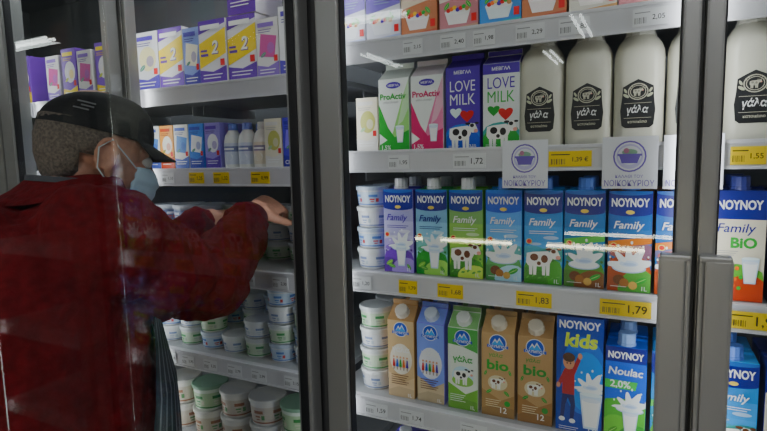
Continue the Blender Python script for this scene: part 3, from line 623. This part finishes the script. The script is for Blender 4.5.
for s in (-1,1):
    B.ball(hd((s*.040,.062,-.025)),(.025,.024,.024),None,14,R3)
    # ear: rim, lobe and tragus
    c0=Vector((s*.083,-.010,-.006)); rim=[]
    for k in range(11):
        a=math.radians(-60+300*k/10); rim.append(hd((c0.x+s*.006*math.sin(a/2+.4), c0.y-.018*math.cos(a)*.9, c0.z+.030*math.sin(a))))
    B.limb(rim,[.0055]*11,None,8); B.ball(hd((s*.079,-.008,-.008)),(.007,.016,.028),None,12,R3); B.ball(hd((s*.080,.002,-.038)),(.007,.009,.011),None,10,R3)
B.tube([hd((-.03,.094,-.065)),hd((0,.099,-.064)),hd((.03,.094,-.065))],[.004,.007,.004],None,8); B.tube([hd((-.026,.092,-.077)),hd((0,.097,-.077)),hd((.026,.092,-.077))],[.004,.007,.004],None,8)
NB=Vector((-.952,.615,1.41)); B.limb([hd((0,-.03,-.04)),(hd((0,-.035,-.09))+NB)/2,NB],[.058,.055,.062])
TR=[(.88,-.965,.515,.155,.115),(1.0,-.965,.515,.15,.12),(1.15,-.97,.505,.155,.115),(1.28,-.973,.535,.17,.115),(1.36,-.972,.575,.16,.10),(1.41,-.965,.60,.09,.075)]
B.loft([[Vector((cx,cy,z))+Rl*(rl*math.cos(a))+Fm*(rf*math.sin(a)) for a in [2*math.pi*i/28 for i in range(28)]] for z,cx,cy,rl,rf in TR],None)
B.limb([RS,(RS+RE)/2,RE,(RE*.5+RWr*.5),RWr],[.056,.048,.040,.036,.027]); B.limb([LS,(LS+LE)/2,LE,(LE+LWr)/2,LWr],[.056,.048,.040,.036,.027])
for s in (-1,1):
    hp=Vector((-.965,.515,.90))+Rl*(s*.085); kn=Vector((-.965,.545,.48))+Rl*(s*.10); an=Vector((-.965,.50,.09))+Rl*(s*.11)
    B.limb([hp,(hp+kn)/2,kn,(kn+an)/2,an],[.085,.072,.052,.048,.036])
    B.limb([an-Vector((0,0,.04)),an-Vector((0,0,.05))+Fm*.14],[.035,.028])
def hand(W0,D,N,th,curl=.45,a0=.25):
    D=D.normalized(); N=(N-D*N.dot(D)).normalized(); S=D.cross(N).normalized()
    rg=[]
    for t,wd,tk in ((-.01,.027,.022),(.015,.031,.020),(.045,.039,.018),(.078,.041,.015),(.088,.037,.011)):
        rg.append([W0+D*t+S*(wd*math.cos(a))+N*(tk*math.sin(a)) for a in [2*math.pi*i/16 for i in range(16)]])
    B.loft(rg,None)
    for i,(off,ln) in enumerate(((-.030,.066),(-.0105,.076),(.0095,.071),(.0285,.056))):
        off*=th; p=W0+D*.080+S*off; pts=[p]; a=a0+.08*i
        fan=S*(off*1.6)
        for k,fr_ in enumerate((.45,.31,.24)):
            d=(D*math.cos(a)+N*math.sin(a)+fan).normalized(); pts.append(pts[-1]+d*ln*fr_); a+=curl
        B.limb(pts,[.0098,.0090,.0082,.0070],None,10)
    p=W0+D*.022-S*(.026*th)
    pts=[p]
    for d,l in (((D*.65-S*th*.75+N*.25),.036),((D*.85-S*th*.35+N*.4),.030),((D*.95+N*.45),.024)): pts.append(pts[-1]+d.normalized()*l)
    B.limb(pts,[.0145,.0115,.0100,.0080],None,10)
hand(RWr,Vector((-.02,.95,.22)),Vector((-.55,.1,-1)),1,.55,.65); hand(LWr,Vector((.3,.95,.0)),Vector((.35,0,-1)),-1,.5,.55)
body=new_obj('body',remesh(B,'body',[skin],.0038,4),parent=pr)
# jacket
J=MB(); red=mat((.15,.005,.008),.9,bump=.45,bscale=70,var=.22,name='red_fleece',spec=.15)
JR=[(.84,-.955,.530,.20,.165),(.95,-.952,.540,.21,.185),(1.08,-.952,.535,.215,.190),(1.20,-.965,.520,.225,.185),(1.30,-.973,.525,.222,.170),(1.36,-.972,.535,.19,.157),(1.40,-.968,.555,.153,.137),(1.43,-.960,.580,.112,.105),(1.468,-.948,.617,.072,.070)]
def jr(z):
    for a,b2 in zip(JR,JR[1:]):
        if z<=b2[0]:
            t=max(0,(z-a[0])/(b2[0]-a[0])); return [a[k]+(b2[k]-a[k])*t for k in range(5)]
    return JR[-1]
J.loft([[Vector((cx,cy,z))+Rl*(rl*math.cos(a))+Fm*(rf*math.sin(a)) for a in [2*math.pi*i/36 for i in range(36)]] for z,cx,cy,rl,rf in JR],None)
J.ball(Vector((-1.00,.480,1.340)),(.170,.120,.112),None,24,Matrix.Rotation(yaw,3,'Z'))
def sleeve(S_,E,Wv,inw,kr):
    key=[S_+inw,S_,S_*.55+E*.45+Vector((0,0,-.012)),E+Vector((0,-.006,-.006)),E*.45+Wv*.55-Vector((0,0,.006)),Wv-(Wv-E).normalized()*.03]
    pts=[];rr=[]; n=20
    for i in range(n+1):
        t=i/n*(len(key)-1); j=min(int(t),len(key)-2); f=t-j
        pts.append(key[j].lerp(key[j+1],f)+Vector((random.uniform(-1,1),0,random.uniform(-1,1)))*.004); rr.append(kr[j]*(1-f)+kr[j+1]*f+(.005 if i%2 else -.0045)*(1 if i>3 else .3))
    J.limb(pts,rr,None,20)
sleeve(RS,RE,RWr,-Rl*.03,[.098,.098,.092,.078,.063,.045]); sleeve(LS,LE,LWr,Rl*.03,[.092,.088,.075,.062,.051,.040])
new_obj('jacket',remesh(J,'jacket',[red],.0065,3,.030,.08),parent=pr)
cm=mat((.09,.004,.006),.9,bump=.3,bscale=120)
for Wv,E in ((RWr,RE),(LWr,LE)):
    q=MB(); d=(Wv-E).normalized(); c0=Wv-d*.045; q.tube([c0,c0+d*.012,c0+d*.036,c0+d*.042],[.041,.044,.041,.033],cm,24); new_obj('cuff',q.mesh('cuff',True),parent=pr)
# collar
q=MB(); rg=[]
for z,o_ in ((1.440,.010),(1.455,.012),(1.476,.010),(1.480,.003),(1.466,-.004)):
    _,cx,cy,rl,rf=jr(z); rg.append([Vector((cx,cy,z+.004*math.cos(3*a)))+Rl*((rl+o_)*math.cos(a))+Fm*((rf+o_)*math.sin(a)) for a in [2*math.pi*i/36 for i in range(36)]])
q.loft(rg,red,False); new_obj('collar',q.mesh('collar',True),parent=pr)
# apron neck strap
q=MB(); pts=[]
for i in range(33):
    a=math.radians(-200+220*i/32); zz=1.466-.010*math.sin(a) if math.sin(a)<0 else 1.466-.05*math.sin(a)
    c0=Vector((-.948,.617,zz)); pts.append((c0+Rl*(.085*math.cos(a))+Fm*(.083*math.sin(a)), c0+Rl*(.083*math.cos(a))+Fm*(.081*math.sin(a))+Vector((0,0,.010))))
for (a,b2),(c,d) in zip(pts,pts[1:]): q.add([a,c,d,b2],[[0,1,2,3]],mat((.06,.065,.08),.8))
new_obj('apron_strap',q.mesh('apron_strap','flat'),parent=pr)
# apron
q=MB(); dk=mat((.025,.028,.042),.85); lt=mat((.16,.17,.20),.85); n=84; zs=[.45,.6,.75,.88,.95,1.02,1.1,1.18,1.26]
g=[]
for zz in zs:
    _,cx,cy,rl,rf=jr(max(zz,.88)); e=.022+(0 if zz>=.88 else (.88-zz)*.08); A=math.radians(62 if zz<1.05 else 62-(zz-1.05)*130)
    g.append([Vector((cx,cy,zz))+Rl*((rl+e)*math.sin(A*(2*i/n-1)))+Fm*((rf+e)*math.cos(A*(2*i/n-1))) for i in range(n+1)])
for j in range(len(zs)-1):
    for i in range(n): q.add([g[j][i],g[j][i+1],g[j+1][i+1],g[j+1][i]],[[0,1,2,3]],lt if i%4==0 else dk)
new_obj('apron',q.mesh('apron',None),parent=pr)['label']='dark navy apron with thin pale stripes'
# trousers and shoes
q=MB(); q.loft([[Vector((-.965,.515,zz))+Rl*(rl*math.cos(a))+Fm*(rf*math.sin(a)) for a in [2*math.pi*i/28 for i in range(28)]] for zz,rl,rf in ((.80,.165,.125),(.88,.168,.13),(.97,.165,.13))],None)
for s in (-1,1):
    hp=Vector((-.965,.515,.88))+Rl*(s*.085); kn=Vector((-.965,.545,.48))+Rl*(s*.10); an=Vector((-.965,.50,.10))+Rl*(s*.11)
    q.limb([hp,(hp+kn)/2,kn,(kn+an)/2,an],[.095,.088,.070,.064,.058],None,18)
new_obj('trousers',remesh(q,'trousers',[mat((.02,.022,.03),.85,bump=.2,bscale=60)],.01,5),parent=pr)
for s in (-1,1):
    an=Vector((-.965,.50,.05))+Rl*(s*.11); q=MB(); q.limb([an-Fm*.04,an+Fm*.05-Vector((0,0,.005)),an+Fm*.16-Vector((0,0,.012))],[.046,.046,.036]); q.box(an.x-.05,an.x+.05,an.y-.08,an.y+.16,.003,.02,None)
    new_obj('shoe',remesh(q,'shoe',[mat(BLACK,.5)],.008,4),parent=pr)
# hair
hair=mat((.13,.105,.085),.75,bump=.35,bscale=220,var=.5,name='short_hair')
q=MB(); rg=[]
for zz in (-.090,-.060,-.025,.01,.050):
    k=math.sqrt(max(.05,1-((zz-.028)/.130)**2)); rr=[]
    for i in range(29):
        a=math.radians(180+ (-4) + 188*i/28); rr.append(hd((.0815*k*math.cos(a), -.014+.102*k*math.sin(a), zz+(.014 if zz<-.02 and (i<5 or i>23) else 0))))
    rg.append(rr)
vs=[v for r in rg for v in r]; q.add(vs,[[j*29+i,j*29+i+1,(j+1)*29+i+1,(j+1)*29+i] for j in range(4) for i in range(28) if not (j==0 and (i<7 or i>20)) and not (j<=2 and (i in (0,1,2,3,24,25,26,27)) and j<2)],hair)
ho=new_obj('hair',q.mesh('hair',True),parent=pr); md=ho.modifiers.new('s','SOLIDIFY'); md.thickness=.005; md.offset=0
# cap
black=mat((.016,.016,.018),.75,bump=.1,bscale=120,spec=.25); q=MB(); rg=[]
for j in range(12):
    t=j/11*math.pi/2; rg.append([hd((.086*math.cos(t)**.78*math.cos(a), -.012+.106*math.cos(t)**.78*math.sin(a), .036+.084*math.sin(t)+.002*math.sin(a)*(1-j/11)+.008*math.sin(a)*math.sin(2*t))) for a in [2*math.pi*i/32 for i in range(32)]])
q.loft(rg,black); cap=new_obj('cap',q.mesh('cap',True),parent=pr); cap['label']='black baseball cap'
q=MB(); br=[]
for j in range(9):
    for i in range(21):
        a=math.radians(-58+116*i/20); s_=j/8; ext=.056*s_*max(0,math.cos(a))**.6
        br.append(hd((.085*math.sin(a)*(1+.06*s_), -.014+.105*math.cos(a)+ext, .040-.016*(math.sin(a)**2)*1.3*s_-.016*s_)))
q.add(br,[[j*21+i,j*21+i+1,(j+1)*21+i+1,(j+1)*21+i] for j in range(8) for i in range(20)],black)
bo=new_obj('brim',q.mesh('brim',True),parent=cap); md=bo.modifiers.new('s','SOLIDIFY'); md.thickness=.003
q=MB(); q.ball(hd((0,-.012,.121)),(.007,.007,.004),black,10,R3); new_obj('button',q.mesh('button',True),parent=cap)
q=MB()
for k,(dx,wd) in enumerate(((0,.03),(.004,.02),(-.004,.024))):
    zz=.080-.007*k; ang=math.radians(-28); t=math.asin((zz-.036)/.084); cx=.089*math.cos(t)**.78; cy=.110*math.cos(t)**.78
    vs=[]
    for i in range(5):
        a=ang+(-wd/2+wd*i/4+dx)/.09
        for h in (0,.003): vs.append(hd((cx*math.cos(a),-.012+cy*math.sin(a),zz+h)))
    q.add(vs,[[2*i,2*i+2,2*i+3,2*i+1] for i in range(4)],mat((.12,.12,.13),.6))
new_obj('embroidered_emblem',q.mesh('embroidered_emblem','flat'),parent=cap)
# face mask: cross-section follows cheeks and chin, wraps under the jaw
mk=mat((.42,.55,.66),.8,bump=.1,bscale=60); q=MB(); vs=[]; nz=24
prof=[(-.116,.070),(-.110,.090),(-.095,.105),(-.075,.112),(-.055,.118),(-.040,.121),(-.025,.117),(-.014,.106),(-.008,.099)]
for j in range(nz+1):
    t=j/nz*(len(prof)-1); k=min(int(t),len(prof)-2); f=t-k; zz=prof[k][0]*(1-f)+prof[k+1][0]*f; fr_=prof[k][1]*(1-f)+prof[k+1][1]*f
    tt=j/nz; A=math.radians(60+10*math.sin(tt*math.pi)); pl=.0016*math.sin(tt*math.pi*10)
    for i in range(29):
        a=A*(2*i/28-1); c_=max(0,math.cos(a)); w_=.068+.008*tt
        nose=(.5+.5*math.cos(min(math.pi,abs(a)*2.2))); yy=.010+(fr_-.010-.014)*c_**.85+.014*nose+pl
        vs.append(hd((w_*math.sin(a)*1.03, yy, zz*(1-.35*(1-c_)) -.012*(1-c_))))
q.add(vs,[[j*29+i,j*29+i+1,(j+1)*29+i+1,(j+1)*29+i] for j in range(nz) for i in range(28)],mk)
mo=new_obj('face_mask',q.mesh('face_mask',True),parent=pr); md=mo.modifiers.new('s','SOLIDIFY'); md.thickness=.0015; md.offset=1; mo['label']='light blue pleated surgical mask'
for s in (-1,1):
    q=MB(); i=28 if s>0 else 0
    top=vs[(nz-2)*29+i]; bot=vs[3*29+i]; q.tube([top,(top+hd((s*.088,.004,.016)))/2+R3@Vector((s*.004,0,0)),hd((s*.092,-.006,.024)),hd((s*.092,-.026,.004)),hd((s*.086,-.020,-.032)),(bot+hd((s*.082,-.010,-.04)))/2+R3@Vector((s*.004,0,0)),bot],[.0014]*7,mat((.55,.6,.62),.7),8); new_obj('ear_loop',q.mesh('ear_loop',True),parent=mo)
for s in (-1,1):
    q=MB(); q.ball(hd((s*.032,.079,.002)),.0125,mat((.6,.58,.55),.2),14); q.ball(hd((s*.033,.0895,.001)),(.005,.003,.005),mat((.05,.025,.015),.2),10,R3); new_obj('eye',q.mesh('eye',True),parent=pr)
    q=MB(); q.tube([hd((s*.016,.090,.019)),hd((s*.034,.090,.026)),hd((s*.052,.076,.020))],[.0035,.0045,.003],hair,8); new_obj('eyebrow',q.mesh('eyebrow',True),parent=pr)
# ---------------------------------------------------------------- lights
def area(loc,rot,sx,sy,pw,col=(.93,.97,1)):
    l=bpy.data.lights.new('area','AREA'); l.shape='RECTANGLE'; l.size=sx; l.size_y=sy; l.energy=pw; l.color=col
    o=bpy.data.objects.new('fluorescent_light',l); o.location=loc; o.rotation_euler=rot; C.objects.link(o); return o
for k,(a,c) in enumerate(MX[1:6]):
    mx=(a+c)/2
    for s in (-1,1):
        area((mx+s*.03 if c-a>.05 else mx+s*.022,1.044,1.22),(math.radians(90),0,math.radians(s*-38)),.02,1.9,(.75 if mx<-.7 or (mx<-.6 and s<0) else 1.2))
for x0,x1 in ((-1.79,-1.36),(-1.27,-.75),(-.62,.04),(.1,.77)):
    area(((x0+x1)/2,1.05,2.2),(math.radians(18),0,0),x1-x0,.03,1.6)
for (x,y,rt),pw in zip(LP,(10,11,32,13,6,0,0,0,18)):
    if pw: area((x,y,2.90),(0,0,0),1.2,.2,pw,(.95,.98,1))
w=bpy.data.worlds.new('World'); bpy.context.scene.world=w; w.use_nodes=True
w.node_tree.nodes['Background'].inputs[0].default_value=(.5,.55,.65,1); w.node_tree.nodes['Background'].inputs[1].default_value=.03
# ---------------------------------------------------------------- camera
cd=bpy.data.cameras.new('camera'); cam=bpy.data.objects.new('camera',cd); C.objects.link(cam)
cd.sensor_width=36; cd.lens=527/767*36; cd.clip_start=.02
y_,p_,r_=math.radians(27),math.radians(6.2),math.radians(1.3)
Fh=Vector((-math.sin(y_),math.cos(y_),0)); R0=Vector((math.cos(y_),math.sin(y_),0)); Z=Vector((0,0,1))
F=Fh*math.cos(p_)-Z*math.sin(p_); U0=Fh*math.sin(p_)+Z*math.cos(p_)
U=U0*math.cos(r_)+R0*math.sin(r_); R=R0*math.cos(r_)-U0*math.sin(r_)
M=Matrix((R,U,-F)).transposed().to_4x4(); M.translation=(0,0,1.5); cam.matrix_world=M
bpy.context.scene.camera=cam
